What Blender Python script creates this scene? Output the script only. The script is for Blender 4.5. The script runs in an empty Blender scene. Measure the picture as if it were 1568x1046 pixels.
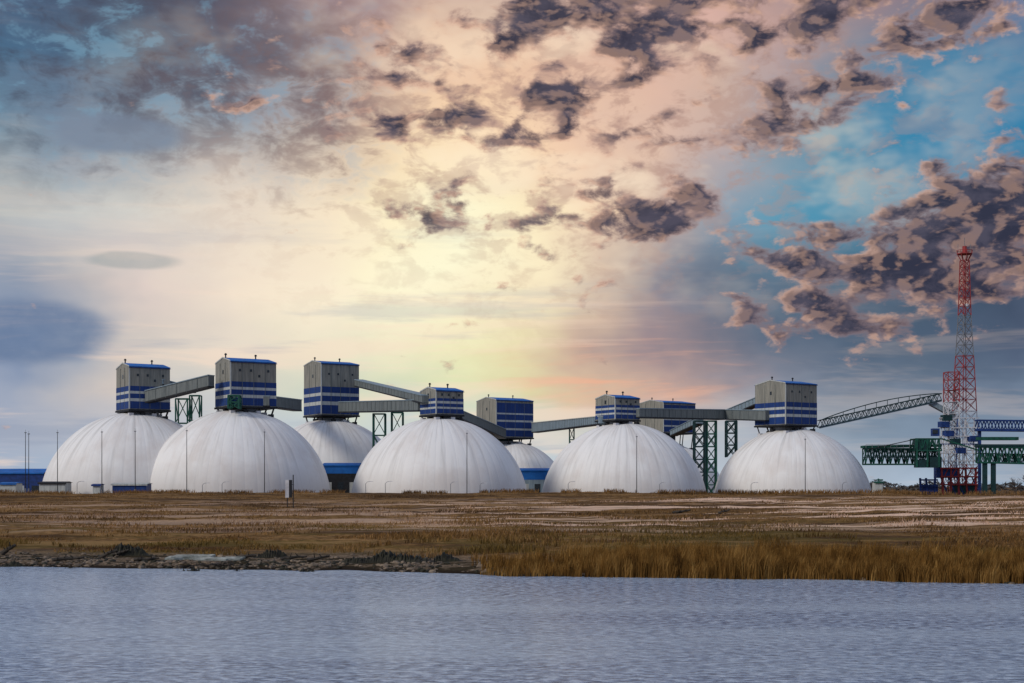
import bpy, math, random
import numpy as np
from mathutils import Vector, Matrix
random.seed(7); rng=np.random.default_rng(11)
F=2177.8; HY=745.0; CAMZ=8.0
def WX(px,d): return (px-784)*d/F
def WZ(py,d): return CAMZ+(HY-py)*d/F
def WP(px,py,d): return Vector((WX(px,d),d,WZ(py,d)))
def lin(c):
    out=[]
    for v in c[:3]:
        v=v/255.0
        out.append(v/12.92 if v<=0.04045 else ((v+0.055)/1.055)**2.4)
    return (out[0],out[1],out[2],1.0)
scene=bpy.context.scene
# ---------------------------------------------------------------- materials
def newmat(name):
    m=bpy.data.materials.new(name); m.use_nodes=True
    nt=m.node_tree; b=nt.nodes['Principled BSDF']
    return m,nt,b
def mat_var(name,col,col2=None,rough=0.7,scale=0.5,spec=0.3,metal=0.0,stretch=(1,1,1),bump=0.0):
    m,nt,b=newmat(name)
    b.inputs['Roughness'].default_value=rough
    b.inputs['Specular IOR Level'].default_value=spec
    b.inputs['Metallic'].default_value=metal
    if col2 is None: col2=tuple(c*0.65 for c in col[:3])
    tc=nt.nodes.new('ShaderNodeTexCoord'); mp=nt.nodes.new('ShaderNodeMapping')
    mp.inputs['Scale'].default_value=stretch
    no=nt.nodes.new('ShaderNodeTexNoise'); no.inputs['Scale'].default_value=scale; no.inputs['Detail'].default_value=5; no.inputs['Roughness'].default_value=0.65
    cr=nt.nodes.new('ShaderNodeValToRGB')
    cr.color_ramp.elements[0].position=0.35; cr.color_ramp.elements[0].color=(*col2[:3],1)
    cr.color_ramp.elements[1].position=0.62; cr.color_ramp.elements[1].color=(*col[:3],1)
    L=nt.links.new
    L(tc.outputs['Object'],mp.inputs['Vector']); L(mp.outputs['Vector'],no.inputs['Vector'])
    L(no.outputs['Fac'],cr.inputs['Fac']); L(cr.outputs['Color'],b.inputs['Base Color'])
    if bump>0:
        bp=nt.nodes.new('ShaderNodeBump'); bp.inputs['Strength'].default_value=bump; bp.inputs['Distance'].default_value=0.1
        L(no.outputs['Fac'],bp.inputs['Height']); L(bp.outputs['Normal'],b.inputs['Normal'])
    return m
def mat_clad(name,col,col2):
    return mat_var(name,col,col2,rough=0.6,scale=1.0,stretch=(1.3,1.3,0.12),bump=0.25)
M={}
M['clad']=mat_clad('grey_cladding',(0.29,0.28,0.24),(0.17,0.17,0.15))
M['clad2']=mat_clad('light_cladding',(0.50,0.52,0.50),(0.34,0.36,0.36))
M['blue']=mat_clad('blue_cladding',(0.010,0.045,0.20),(0.008,0.03,0.13))
M['roofblue']=mat_var('blue_roof',(0.01,0.14,0.48),(0.008,0.09,0.32),scale=0.3)
M['gal']=mat_clad('gallery_cladding',(0.17,0.19,0.19),(0.10,0.12,0.125))
M['galblue']=mat_clad('gallery_bluegrey',(0.24,0.31,0.36),(0.16,0.22,0.27))
M['dark']=mat_var('dark_steel',(0.02,0.022,0.028),(0.01,0.01,0.012),scale=1)
M['green']=mat_var('green_steel',(0.012,0.10,0.07),(0.006,0.045,0.035),scale=0.8)
M['teal']=mat_var('teal_steel',(0.01,0.045,0.05),(0.006,0.025,0.03),scale=0.8)
M['red']=mat_var('red_paint',(0.36,0.045,0.045),(0.20,0.03,0.035),scale=0.6)
M['white']=mat_var('white_paint',(0.62,0.62,0.64),(0.42,0.42,0.46),scale=0.6)
M['steelblue']=mat_var('blue_steel',(0.015,0.05,0.22),(0.01,0.03,0.11),scale=0.6)
M['glass']=mat_var('window_glass',(0.03,0.04,0.05),(0.015,0.02,0.025),rough=0.2,scale=2)
M['galv']=mat_var('galvanised_steel',(0.22,0.23,0.25),(0.13,0.14,0.16),scale=2)
M['wood']=mat_var('weathered_wood',(0.07,0.055,0.04),(0.02,0.017,0.014),scale=2,bump=.5)
M['concrete']=mat_var('old_concrete',(0.36,0.37,0.33),(0.12,0.13,0.11),scale=1.2,bump=.4)
M['rock']=mat_var('shore_stone',(0.24,0.18,0.125),(0.05,0.038,0.028),scale=0.9,bump=.4)
M['mud']=mat_var('algae_mud',(0.028,0.026,0.012),(0.009,0.008,0.005),scale=1.2,bump=.5)
M['bark']=mat_var('bark',(0.07,0.05,0.045),(0.03,0.025,0.02),scale=3)
M['distree']=mat_var('distant_foliage',(0.07,0.065,0.06),(0.035,0.035,0.035),scale=0.2)
# ---------------------------------------------------------------- mesh builder
class MB:
    def __init__(s): s.v=[];s.f=[];s.m=[];s.mats=[]
    def mi(s,k):
        if k not in s.mats: s.mats.append(k)
        return s.mats.index(k)
    def add(s,vs,fs,k):
        o=len(s.v); s.v+= [tuple(v) for v in vs]; i=s.mi(k)
        for f in fs: s.f.append([o+a for a in f]); s.m.append(i)
    def prism(s,o,a,b,c,k):
        o,a,b,c=map(Vector,(o,a,b,c))
        vs=[o,o+a,o+a+b,o+b,o+c,o+a+c,o+a+b+c,o+b+c]
        s.add(vs,[(3,2,1,0),(4,5,6,7),(0,1,5,4),(1,2,6,5),(2,3,7,6),(3,0,4,7)],k)
    def box(s,c,size,k,rot=0.0):
        e1=Vector((math.cos(rot),math.sin(rot),0))*size[0]; e2=Vector((-math.sin(rot),math.cos(rot),0))*size[1]; e3=Vector((0,0,size[2]))
        s.prism(Vector(c)-e1/2-e2/2-e3/2,e1,e2,e3,k)
    def beam(s,p,q,w,k,h=None):
        p=Vector(p);q=Vector(q);h=h or w; d=q-p
        if d.length<1e-6:return
        u=d.normalized(); up=Vector((0,0,1))
        if abs(u.z)>0.98: up=Vector((0,1,0))
        a=u.cross(up).normalized(); b=a.cross(u).normalized()
        s.prism(p-a*w/2-b*h/2,a*w,b*h,d,k)
    def cyl(s,p,q,r,k,n=8,r2=None):
        p=Vector(p);q=Vector(q);r2=r if r2 is None else r2;u=(q-p).normalized();up=Vector((0,0,1))
        if abs(u.z)>0.98: up=Vector((0,1,0))
        a=u.cross(up).normalized(); b=a.cross(u)
        vs=[p+(a*math.cos(2*math.pi*i/n)+b*math.sin(2*math.pi*i/n))*r for i in range(n)]
        vs+=[q+(a*math.cos(2*math.pi*i/n)+b*math.sin(2*math.pi*i/n))*r2 for i in range(n)]
        fs=[(i,(i+1)%n,n+(i+1)%n,n+i) for i in range(n)]+[tuple(range(n))[::-1],tuple(range(n,2*n))]
        s.add(vs,fs,k)
    def obj(s,name,parent=None,smooth=False):
        me=bpy.data.meshes.new(name); me.from_pydata(s.v,[],s.f)
        for k in s.mats: me.materials.append(M[k])
        me.polygons.foreach_set('material_index',s.m)
        if smooth: me.polygons.foreach_set('use_smooth',[True]*len(s.f))
        me.update(); o=bpy.data.objects.new(name,me); scene.collection.objects.link(o)
        if parent: o.parent=parent
        return o
def empty(name,loc=(0,0,0)):
    e=bpy.data.objects.new(name,None); scene.collection.objects.link(e); return e
# ---------------------------------------------------------------- terrain
def _h(ix,iy,seed):
    n=(ix.astype(np.int64)*374761393+iy.astype(np.int64)*668265263+seed*1442695041)&0x7fffffff
    n=((n^(n>>13))*1274126177)&0x7fffffff
    return ((n^(n>>16))&0xffff)/65535.0
def vn(x,y,seed=0):
    ix=np.floor(x);iy=np.floor(y);fx=x-ix;fy=y-iy
    fx=fx*fx*(3-2*fx);fy=fy*fy*(3-2*fy)
    a=_h(ix,iy,seed);b=_h(ix+1,iy,seed);c=_h(ix,iy+1,seed);d=_h(ix+1,iy+1,seed)
    return (a*(1-fx)+b*fx)*(1-fy)+(c*(1-fx)+d*fx)*fy-0.5
def shore(x):
    xc=np.clip(x,-140,140)
    return 129.6-0.277*xc+ vn(x/14,x*0+3,1)*6*np.clip((20-x)/30,0.35,1)+vn(x/4,x*0,2)*2.4
def H(x,y):
    x=np.asarray(x,float);y=np.asarray(y,float)
    s=y-shore(x)
    z=np.interp(s,[-60,-12,-2,0,2,7,20,70,140,200,250,266,300,340],[-3,-2.0,-0.5,0.0,0.35,0.55,1.0,2.15,3.95,5.15,6.15,5.9,3.9,3.4])
    amp=np.interp(s,[0,3,15,60,260,330,1000],[0.1,.25,.4,.7,.8,.3,.3])
    z=z+amp*(vn(x/22,y/22,5)*0.9+vn(x/7,y/7,6)*0.5+vn(x/2.3,y/2.3,7)*0.28)
    return z
def H1(x,y): return float(H(np.array([x]),np.array([y]))[0])
xs=np.concatenate([-np.geomspace(200,9000,24)[::-1],np.arange(-195,-70,2.5),np.arange(-70,70,0.6),np.arange(70,200,2.5),np.geomspace(200,9000,24)])
ys=np.concatenate([-np.geomspace(60,9000,12)[::-1],np.arange(-50,95,12),np.arange(98,160,0.6),np.arange(160,260,1.0),np.arange(260,430,1.4),np.geomspace(431,14000,40)])
XX,YY=np.meshgrid(xs,ys); ZZ=H(XX,YY)
co=np.stack([XX.ravel(),YY.ravel(),ZZ.ravel()],1)
nx,ny=len(xs),len(ys)
i=np.arange(nx-1);j=np.arange(ny-1);I,J=np.meshgrid(i,j); a=(J*nx+I).ravel()
quads=np.stack([a,a+1,a+1+nx,a+nx],1)
def npmesh(name,co,loops,counts,mat,smooth=True):
    me=bpy.data.meshes.new(name); me.vertices.add(len(co)); me.vertices.foreach_set('co',co.astype(np.float32).ravel())
    me.loops.add(len(loops)); me.loops.foreach_set('vertex_index',loops.astype(np.int32))
    me.polygons.add(len(counts)); st=np.concatenate([[0],np.cumsum(counts)[:-1]]).astype(np.int32)
    me.polygons.foreach_set('loop_start',st); me.polygons.foreach_set('loop_total',counts.astype(np.int32))
    me.update(calc_edges=True); me.validate()
    if smooth: me.polygons.foreach_set('use_smooth',[True]*len(me.polygons))
    me.materials.append(mat); o=bpy.data.objects.new(name,me); scene.collection.objects.link(o); return o
def ground_material(name,blade=False):
    m,nt,b=newmat(name); N=nt.nodes.new; L=nt.links.new
    b.inputs['Roughness'].default_value=0.95; b.inputs['Specular IOR Level'].default_value=0.05
    geo=N('ShaderNodeNewGeometry'); sep=N('ShaderNodeSeparateXYZ'); L(geo.outputs['Position'],sep.inputs[0])
    def noise(sc,scale,det=6,ro=0.6):
        mp=N('ShaderNodeMapping'); mp.inputs['Scale'].default_value=sc; L(geo.outputs['Position'],mp.inputs['Vector'])
        n=N('ShaderNodeTexNoise'); n.inputs['Scale'].default_value=scale; n.inputs['Detail'].default_value=det; n.inputs['Roughness'].default_value=ro
        L(mp.outputs['Vector'],n.inputs['Vector']); return n.outputs['Fac']
    def ramp(f,st):
        r=N('ShaderNodeValToRGB'); e=r.color_ramp.elements
        while len(e)<len(st): e.new(0.5)
        for k,(p,c) in enumerate(st): e[k].position=p; e[k].color=(*c,1)
        L(f,r.inputs['Fac']); return r.outputs['Color']
    def mr(v,a,bb,c=0.0,d=1.0):
        r=N('ShaderNodeMapRange'); r.interpolation_type='SMOOTHSTEP'; r.inputs['From Min'].default_value=a; r.inputs['From Max'].default_value=bb
        r.inputs['To Min'].default_value=c; r.inputs['To Max'].default_value=d; L(v,r.inputs['Value']); return r.outputs['Result']
    def mul(p,q):
        r=N('ShaderNodeMath'); r.operation='MULTIPLY'
        for k,z in enumerate((p,q)):
            if isinstance(z,(int,float)): r.inputs[k].default_value=z
            else: L(z,r.inputs[k])
        return r.outputs[0]
    def mix(f,c1,c2):
        r=N('ShaderNodeMix'); r.data_type='RGBA'; L(f,r.inputs['Factor'])
        for s_,c in ((6,c1),(7,c2)):
            if isinstance(c,tuple): r.inputs[s_].default_value=(*c,1)
            else: L(c,r.inputs[s_])
        return r.outputs[2]
    g=1.35 if blade else 1.0
    sc_=lambda c:tuple(min(v*g,.9) for v in c)
    fine=noise((1,0.8,1),0.9,6,0.70)
    base=ramp(fine,[(0.30,sc_((0.045,0.024,0.009))),(0.47,sc_((0.135,0.072,0.025))),(0.60,sc_((0.25,0.138,0.050))),(0.75,sc_((0.40,0.25,0.11)))])
    dark=noise((0.35,1.5,1),0.055,4,0.66)
    base=mix(mul(mr(dark,0.48,0.56),0.80),base,sc_((0.056,0.030,0.014)))
    gr=noise((0.5,1.6,1),0.05,4,0.6)
    base=mix(mul(mul(mr(gr,0.46,0.56),0.5),mr(sep.outputs['Y'],250,180)),base,sc_((0.12,0.088,0.020)))
    # straw coloured patches
    sw=noise((0.4,1.3,1),0.11,5,0.65)
    base=mix(mul(mr(sw,0.52,0.62),0.5),base,sc_((0.34,0.20,0.085)))
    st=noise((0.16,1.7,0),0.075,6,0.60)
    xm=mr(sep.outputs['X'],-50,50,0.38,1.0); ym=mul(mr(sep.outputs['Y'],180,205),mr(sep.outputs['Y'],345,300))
    base=mix(mul(mul(mr(st,0.50,0.56),xm),ym),base,(0.72,0.50,0.36))  # pale sandy dry-grass strips, with sunlit streaks put into the colour
    if not blade:
        zz=sep.outputs['Z']
        gn=noise((1,1,1),2.2,5,0.8)
        grav=ramp(gn,[(0.35,(0.025,0.018,0.012)),(0.5,(0.14,0.10,0.065)),(0.65,(0.32,0.24,0.17))])
        base=mix(mr(zz,0.95,0.6),base,grav)
        pt=noise((0.5,1,1),0.35,4,0.6)
        base=mix(mul(mr(zz,0.9,0.6),mr(pt,0.48,0.56)),base,(0.035,0.026,0.013))
        base=mix(mr(zz,0.36,0.10),base,(0.020,0.014,0.009))
        bp=N('ShaderNodeBump'); bp.inputs['Strength'].default_value=0.9; bp.inputs['Distance'].default_value=0.35
        L(fine,bp.inputs['Height']); L(bp.outputs['Normal'],b.inputs['Normal'])
    L(base,b.inputs['Base Color'])
    if blade:
        tr=N('ShaderNodeBsdfTranslucent'); L(base,tr.inputs['Color']); ms=N('ShaderNodeMixShader'); ms.inputs[0].default_value=0.4
        L(b.outputs[0],ms.inputs[1]); L(tr.outputs[0],ms.inputs[2]); L(ms.outputs[0],nt.nodes['Material Output'].inputs['Surface'])
    return m
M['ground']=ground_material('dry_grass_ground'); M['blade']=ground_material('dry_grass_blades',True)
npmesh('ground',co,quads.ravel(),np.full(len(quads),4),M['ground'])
# ---------------------------------------------------------------- blades
def blades(name,x,y,hgt,wid,mat,lean=0.25,top=0.15):
    n=len(x); z=H(x,y)-0.05
    ang=rng.uniform(-0.9,0.9,n); dx=np.cos(ang)*wid/2; dy=np.sin(ang)*wid/2
    lx=rng.normal(0.08,lean,n)*hgt; ly=rng.normal(0,lean,n)*hgt
    P=np.zeros((n,5,3))
    P[:,0]=np.stack([x-dx,y-dy,z],1); P[:,1]=np.stack([x+dx,y+dy,z],1)
    P[:,2]=np.stack([x+dx*.8+lx*.35,y+dy*.8+ly*.35,z+hgt*.6],1); P[:,3]=np.stack([x-dx*.8+lx*.35,y-dy*.8+ly*.35,z+hgt*.6],1)
    P[:,4]=np.stack([x+lx,y+ly,z+hgt],1)
    b=np.arange(n)*5
    lo=np.stack([b,b+1,b+2,b+3,b+3,b+2,b+4],1).ravel(); ct=np.tile([4,3],n)
    return npmesh(name,P.reshape(-1,3),lo,ct,mat,False)
n=120000; y=rng.uniform(0,1,n)**1.3*250+5; x=rng.uniform(-1,1,n)*(y+135)*0.40; y=y+shore(x); ss=y-shore(x)
keep=(vn(x/9,y/9,21)+vn(x/3,y/3,22)*.6>-0.12+ss*.0009)&((ss>14+8*vn(x/6,x*0,24))|(x>-4)); x=x[keep];y=y[keep];ss=ss[keep]
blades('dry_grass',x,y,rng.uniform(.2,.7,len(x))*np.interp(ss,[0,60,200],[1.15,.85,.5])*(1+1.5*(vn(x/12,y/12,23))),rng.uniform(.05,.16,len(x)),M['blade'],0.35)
n=14000; x=rng.uniform(-170,190,n); y=shore(x)+rng.normal(250,5,n); k=vn(x/5,x*0,31)+vn(x/1.7,x*0,32)*.6>-0.1; x=x[k];y=y[k]
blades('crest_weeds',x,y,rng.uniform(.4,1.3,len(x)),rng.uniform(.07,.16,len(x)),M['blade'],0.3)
m,nt,b=newmat('reed'); M['reed']=m
b.inputs['Roughness'].default_value=0.8; b.inputs['Specular IOR Level'].default_value=0.1
geo=nt.nodes.new('ShaderNodeNewGeometry'); mp=nt.nodes.new('ShaderNodeMapping'); mp.inputs['Scale'].default_value=(1.6,1.6,.25)
no=nt.nodes.new('ShaderNodeTexNoise'); no.inputs['Scale'].default_value=0.45; no.inputs['Detail'].default_value=6; no.inputs['Roughness'].default_value=.78
cr=nt.nodes.new('ShaderNodeValToRGB'); e=cr.color_ramp.elements
e[0].position=.36; e[0].color=(.05,.024,.007,1); e[1].position=.64; e[1].color=(.48,.28,.085,1); q=e.new(.5); q.color=(.24,.12,.028,1)
for a_,b_ in ((geo.outputs['Position'],mp.inputs[0]),(mp.outputs[0],no.inputs['Vector']),(no.outputs['Fac'],cr.inputs[0]),(cr.outputs[0],b.inputs['Base Color'])): nt.links.new(a_,b_)
tr=nt.nodes.new('ShaderNodeBsdfTranslucent'); nt.links.new(cr.outputs[0],tr.inputs[0]); ms=nt.nodes.new('ShaderNodeMixShader'); ms.inputs[0].default_value=.4
nt.links.new(b.outputs[0],ms.inputs[1]); nt.links.new(tr.outputs[0],ms.inputs[2]); nt.links.new(ms.outputs[0],nt.nodes['Material Output'].inputs[0])
n=95000; x=rng.uniform(-4,80,n); s=rng.uniform(-1.2,13,n)
dens=np.clip(0.25+(x+4)/22,0,1)
wid=np.clip((x+6)*0.35+4,4,13)
k=(s<wid)&(rng.uniform(0,1,n)<dens)&(vn(x/4,s/2.5,41)+.3*vn(x/1.2,s,42)>-0.24+0.02*s)&(s>-1.2+3.0*np.clip(vn(x/5,x*0,46),0,1)); x=x[k]; s=s[k]; y=shore(x)+s
hh=(1.15+0.95*np.clip((x+4)/25,0,1))*(1+.9*vn(x/5,y/4,43)+.5*vn(x/1.3,y,44))*rng.uniform(.6,1.15,len(x))
blades('reed_bed',x,y,hh,rng.uniform(.03,.085,len(x)),M['reed'],0.15)
# ---------------------------------------------------------------- water
m,nt,b=newmat('river_water'); N=nt.nodes.new; L=nt.links.new
b.inputs['Roughness'].default_value=0.14; b.inputs['IOR'].default_value=1.33
geo=N('ShaderNodeNewGeometry')
def wn(sc,scale,det,ro=0.6,rot=0.0):
    mp=N('ShaderNodeMapping'); mp.inputs['Scale'].default_value=sc; mp.inputs['Rotation'].default_value=(0,0,rot); L(geo.outputs['Position'],mp.inputs[0])
    n_=N('ShaderNodeTexNoise'); n_.inputs['Scale'].default_value=scale; n_.inputs['Detail'].default_value=det; n_.inputs['Roughness'].default_value=ro; L(mp.outputs[0],n_.inputs['Vector']); return n_.outputs['Fac']
w1=wn((0.7,1,1),2.1,5,0.66,0.25); w2=wn((.5,1,1),0.33,3,.55,-.2); w3=wn((.22,1,1),.05,5,.66,.06)
ad=N('ShaderNodeMath'); ad.operation='MULTIPLY_ADD'; L(w2,ad.inputs[0]); ad.inputs[1].default_value=0.9; L(w1,ad.inputs[2])
bp=N('ShaderNodeBump'); bp.inputs['Strength'].default_value=1.0; bp.inputs['Distance'].default_value=0.34; L(ad.outputs[0],bp.inputs['Height']); L(bp.outputs[0],b.inputs['Normal'])
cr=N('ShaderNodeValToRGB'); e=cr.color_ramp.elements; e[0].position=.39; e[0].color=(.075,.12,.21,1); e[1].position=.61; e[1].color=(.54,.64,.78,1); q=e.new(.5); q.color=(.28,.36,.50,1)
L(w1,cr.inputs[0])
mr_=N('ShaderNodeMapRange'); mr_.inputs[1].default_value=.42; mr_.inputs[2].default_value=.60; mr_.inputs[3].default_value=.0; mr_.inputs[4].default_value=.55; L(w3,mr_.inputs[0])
mx=N('ShaderNodeMix'); mx.data_type='RGBA'; L(mr_.outputs[0],mx.inputs[0]); L(cr.outputs[0],mx.inputs[6]); mx.inputs[7].default_value=(.50,.60,.72,1); L(mx.outputs[2],b.inputs['Base Color'])  # ripple light and broad glitter bands are painted into the base colour
M['water']=m
mb=MB(); R=9000; mb.add([(-R,-R,0),(R,-R,0),(R,600,0),(-R,600,0)],[(0,1,2,3)],'water'); mb.obj('river_water')
# ---------------------------------------------------------------- domes
m,nt,b=newmat('dome_membrane'); N=nt.nodes.new; L=nt.links.new
b.inputs['Roughness'].default_value=0.6; b.inputs['Specular IOR Level'].default_value=.25
tc=N('ShaderNodeTexCoord'); sp=N('ShaderNodeSeparateXYZ'); L(tc.outputs['Object'],sp.inputs[0])
at=N('ShaderNodeMath'); at.operation='ARCTAN2'; L(sp.outputs[1],at.inputs[0]); L(sp.outputs[0],at.inputs[1])
oi=N('ShaderNodeObjectInfo')
def cn(ascale,zscale,scale,det,ro):
    a_=N('ShaderNodeMath'); a_.operation='MULTIPLY'; L(at.outputs[0],a_.inputs[0]); a_.inputs[1].default_value=ascale
    z_=N('ShaderNodeMath'); z_.operation='MULTIPLY'; L(sp.outputs[2],z_.inputs[0]); z_.inputs[1].default_value=zscale
    c_=N('ShaderNodeCombineXYZ'); L(a_.outputs[0],c_.inputs[0]); L(z_.outputs[0],c_.inputs[1])
    r_=N('ShaderNodeMath'); r_.operation='MULTIPLY'; L(oi.outputs['Random'],r_.inputs[0]); r_.inputs[1].default_value=50; L(r_.outputs[0],c_.inputs[2])
    n_=N('ShaderNodeTexNoise'); n_.inputs['Scale'].default_value=scale; n_.inputs['Detail'].default_value=det; n_.inputs['Roughness'].default_value=ro; L(c_.outputs[0],n_.inputs['Vector']); return n_.outputs['Fac']
def mrr(v,a_,b_,c_,d_):
    r_=N('ShaderNodeMapRange'); r_.inputs[1].default_value=a_; r_.inputs[2].default_value=b_; r_.inputs[3].default_value=c_; r_.inputs[4].default_value=d_; L(v,r_.inputs[0]); return r_.outputs[0]
n1=cn(14,0.05,1.0,5,.6); n2=cn(2.5,0.09,1.0,5,.6)
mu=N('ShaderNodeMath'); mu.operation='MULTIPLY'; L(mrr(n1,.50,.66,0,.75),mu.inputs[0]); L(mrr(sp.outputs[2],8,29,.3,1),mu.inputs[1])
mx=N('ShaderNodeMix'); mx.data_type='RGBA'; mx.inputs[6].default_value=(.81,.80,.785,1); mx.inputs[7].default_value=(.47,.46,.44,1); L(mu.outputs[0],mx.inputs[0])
mx2=N('ShaderNodeMix'); mx2.data_type='RGBA'; L(mx.outputs[2],mx2.inputs[6]); mx2.inputs[7].default_value=(.64,.58,.54,1); L(mrr(n2,.46,.66,0,.55),mx2.inputs[0])
sn=N('ShaderNodeMath'); sn.operation='MULTIPLY'; L(at.outputs[0],sn.inputs[0]); sn.inputs[1].default_value=24
sc=N('ShaderNodeMath'); sc.operation='SINE'; L(sn.outputs[0],sc.inputs[0]); ab=N('ShaderNodeMath'); ab.operation='ABSOLUTE'; L(sc.outputs[0],ab.inputs[0])
mx3=N('ShaderNodeMix'); mx3.data_type='RGBA'; L(mx2.outputs[2],mx3.inputs[6]); mx3.inputs[7].default_value=(.52,.52,.53,1); L(mrr(ab.outputs[0],.0,.12,.28,0),mx3.inputs[0])
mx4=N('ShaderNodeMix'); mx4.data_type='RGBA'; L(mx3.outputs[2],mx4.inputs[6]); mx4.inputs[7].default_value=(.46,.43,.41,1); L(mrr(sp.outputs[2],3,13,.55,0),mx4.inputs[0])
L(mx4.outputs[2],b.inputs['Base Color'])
pw=N('ShaderNodeMath'); pw.operation='POWER'; L(ab.outputs[0],pw.inputs[0]); pw.inputs[1].default_value=.5
bp=N('ShaderNodeBump'); bp.inputs['Strength'].default_value=.22; bp.inputs['Distance'].default_value=.25; L(pw.outputs[0],bp.inputs['Height']); L(bp.outputs[0],b.inputs['Normal'])
M['dome']=m
TH=math.radians(32); E1=Vector((math.cos(TH),math.sin(TH),0)); E2=Vector((-math.sin(TH),math.cos(TH),0)); UP=Vector((0,0,1))
def headhouse(parent,d,cx,ytop_dome,xl,xn,xr,yt,yb,style=0,rise=1.45):
    mb=MB(); k=d/F
    b_=(xr-xn)*k/math.cos(TH); a_=(xn-xl)*k/math.sin(TH)
    dn=d-(a_*math.cos(TH)+b_*math.sin(TH))/2
    z0=WZ(yb,d); z1=WZ(yt,d); Hh=z1-z0
    O=Vector((WX(xn,dn),dn,z0))
    mb.prism(O,E1*b_,E2*a_,UP*Hh,'clad')
    for off in (0.0,b_-0.3):
        p=O+E1*off+UP*Hh
        mb.add([p,p+E2*a_,p+E2*a_/2+UP*rise,p+E1*.3,p+E1*.3+E2*a_,p+E1*.3+E2*a_/2+UP*rise],[(0,2,1),(3,4,5),(0,3,5,2),(1,2,5,4)],'clad')
    for sgn in (0,1):
        oh=0.3
        if sgn==0: s0=O+UP*(Hh+.02)-E2*oh-UP*(rise*oh/(a_/2)); s1=O+UP*(Hh+rise+.02)+E2*a_/2
        else: s0=O+UP*(Hh+.02)+E2*(a_+oh)-UP*(rise*oh/(a_/2)); s1=O+UP*(Hh+rise+.02)+E2*a_/2
        mb.prism(s0-E1*.1,E1*(b_+.2),s1-s0,UP*.22,'roofblue')
    mb.prism(O-E1*.13+UP*Hh,E1*.02,E2*a_/2+UP*rise,UP*.4,'clad2'); mb.prism(O-E1*.13+UP*Hh+E2*a_,E1*.02,E2*-a_/2+UP*rise,UP*.4,'clad2')
    if style==0: bands=[(.02,.19,'blue'),(.19,.26,'clad2'),(.26,.37,'blue'),(.37,.43,'clad2'),(.43,.55,'blue')]
    elif style==1: bands=[(.05,.24,'blue'),(.24,.32,'clad2'),(.32,.46,'blue'),(.46,.56,'clad2'),(.56,.68,'blue')]
    else: bands=[(.03,.2,'blue'),(.2,.25,'clad2'),(.25,.42,'blue'),(.42,.47,'clad2'),(.47,.62,'blue'),(.62,.66,'clad2'),(.66,.93,'blue')]
    for f0,f1,kk in bands:
        t=.06
        if style==2: mb.prism(O-E2*t+UP*Hh*f0,E1*b_,E2*(t-.003),UP*Hh*(f1-f0),kk)
        else: mb.prism(O-E1*t-E2*t+UP*Hh*f0,E1*(b_+2*t),E2*(a_+2*t),UP*Hh*(f1-f0),kk)
    for q,w in ((O-E1*.14-E2*.14,.35),):
        mb.prism(q,E1*w,E2*w,UP*(Hh-.05),'clad2')
    for i_ in range(1,4):
        mb.prism(O+E1*(b_*i_/4)-E2*.12,E1*.12,E2*.11,UP*(Hh-.1),'gal')
    for i_ in (1,2):
        mb.prism(O+E2*(a_*i_/3)-E1*.12,E2*.12,E1*.11,UP*(Hh-.1),'gal')
    for fx,fz in ((.18,.78),(.42,.78),(.80,.78),(.60,.66)):
        if style!=2: mb.prism(O+E1*(b_*fx)-E2*.10+UP*Hh*fz,E1*.7,E2*.09,UP*.8,'glass')
    mb.prism(O+E2*(a_*.45)-E1*.10+UP*Hh*.74,E2*.9,E1*.09,UP*1.3,'glass')
    mb.prism(O-E1*.2-E2*.35+UP*(Hh-.35),E1*(b_+.4),E2*.28,UP*.2,'steelblue')
    mb.prism(O+E1*-.3+E2*-.3-UP*.55,E1*(b_+.6),E2*(a_+.6),UP*.6,'dark')
    for f_ in (.06,.72):
        p=O+E1*(b_*f_)+E2*a_/2+UP*(Hh+rise+.1)
        mb.cyl(p,p+UP*1.0,.22,'dark',8); mb.cyl(p+UP*1.0,p+UP*1.5,.5,'dark',8,.25)
    zt=WZ(ytop_dome,d); cen=Vector((WX(cx,d),d,0)); bb=O-UP*.5
    n_=0
    for fa in (.04,.35,.65,.96):
        for fb in (.04,.5,.96):
            p=bb+E1*b_*fa+E2*a_*fb
            tgt=cen+(Vector((p.x,p.y,0))-cen)*0.92; rr=(tgt-cen).length
            zq=zt-30+math.sqrt(max(900-rr*rr,1))
            mb.beam(p,(tgt.x,tgt.y,zq-.3),.45,'dark')
            mb.box((tgt.x,tgt.y,zq+.2),(1.5,1.5,.9),'white' if (n_%2==0) else 'dark',TH); n_+=1
    c=O+E1*b_/2+E2*a_/2
    mb.cyl((c.x,c.y,zt-.6),(c.x,c.y,z0),a_*.22,'teal',16)
    mb.cyl((c.x,c.y,zt-1.0),(c.x,c.y,zt+.25),a_*.36,'galv',24)
    mb.obj('headhouse',parent)
    return O,b_,a_,z0,z1
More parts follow.
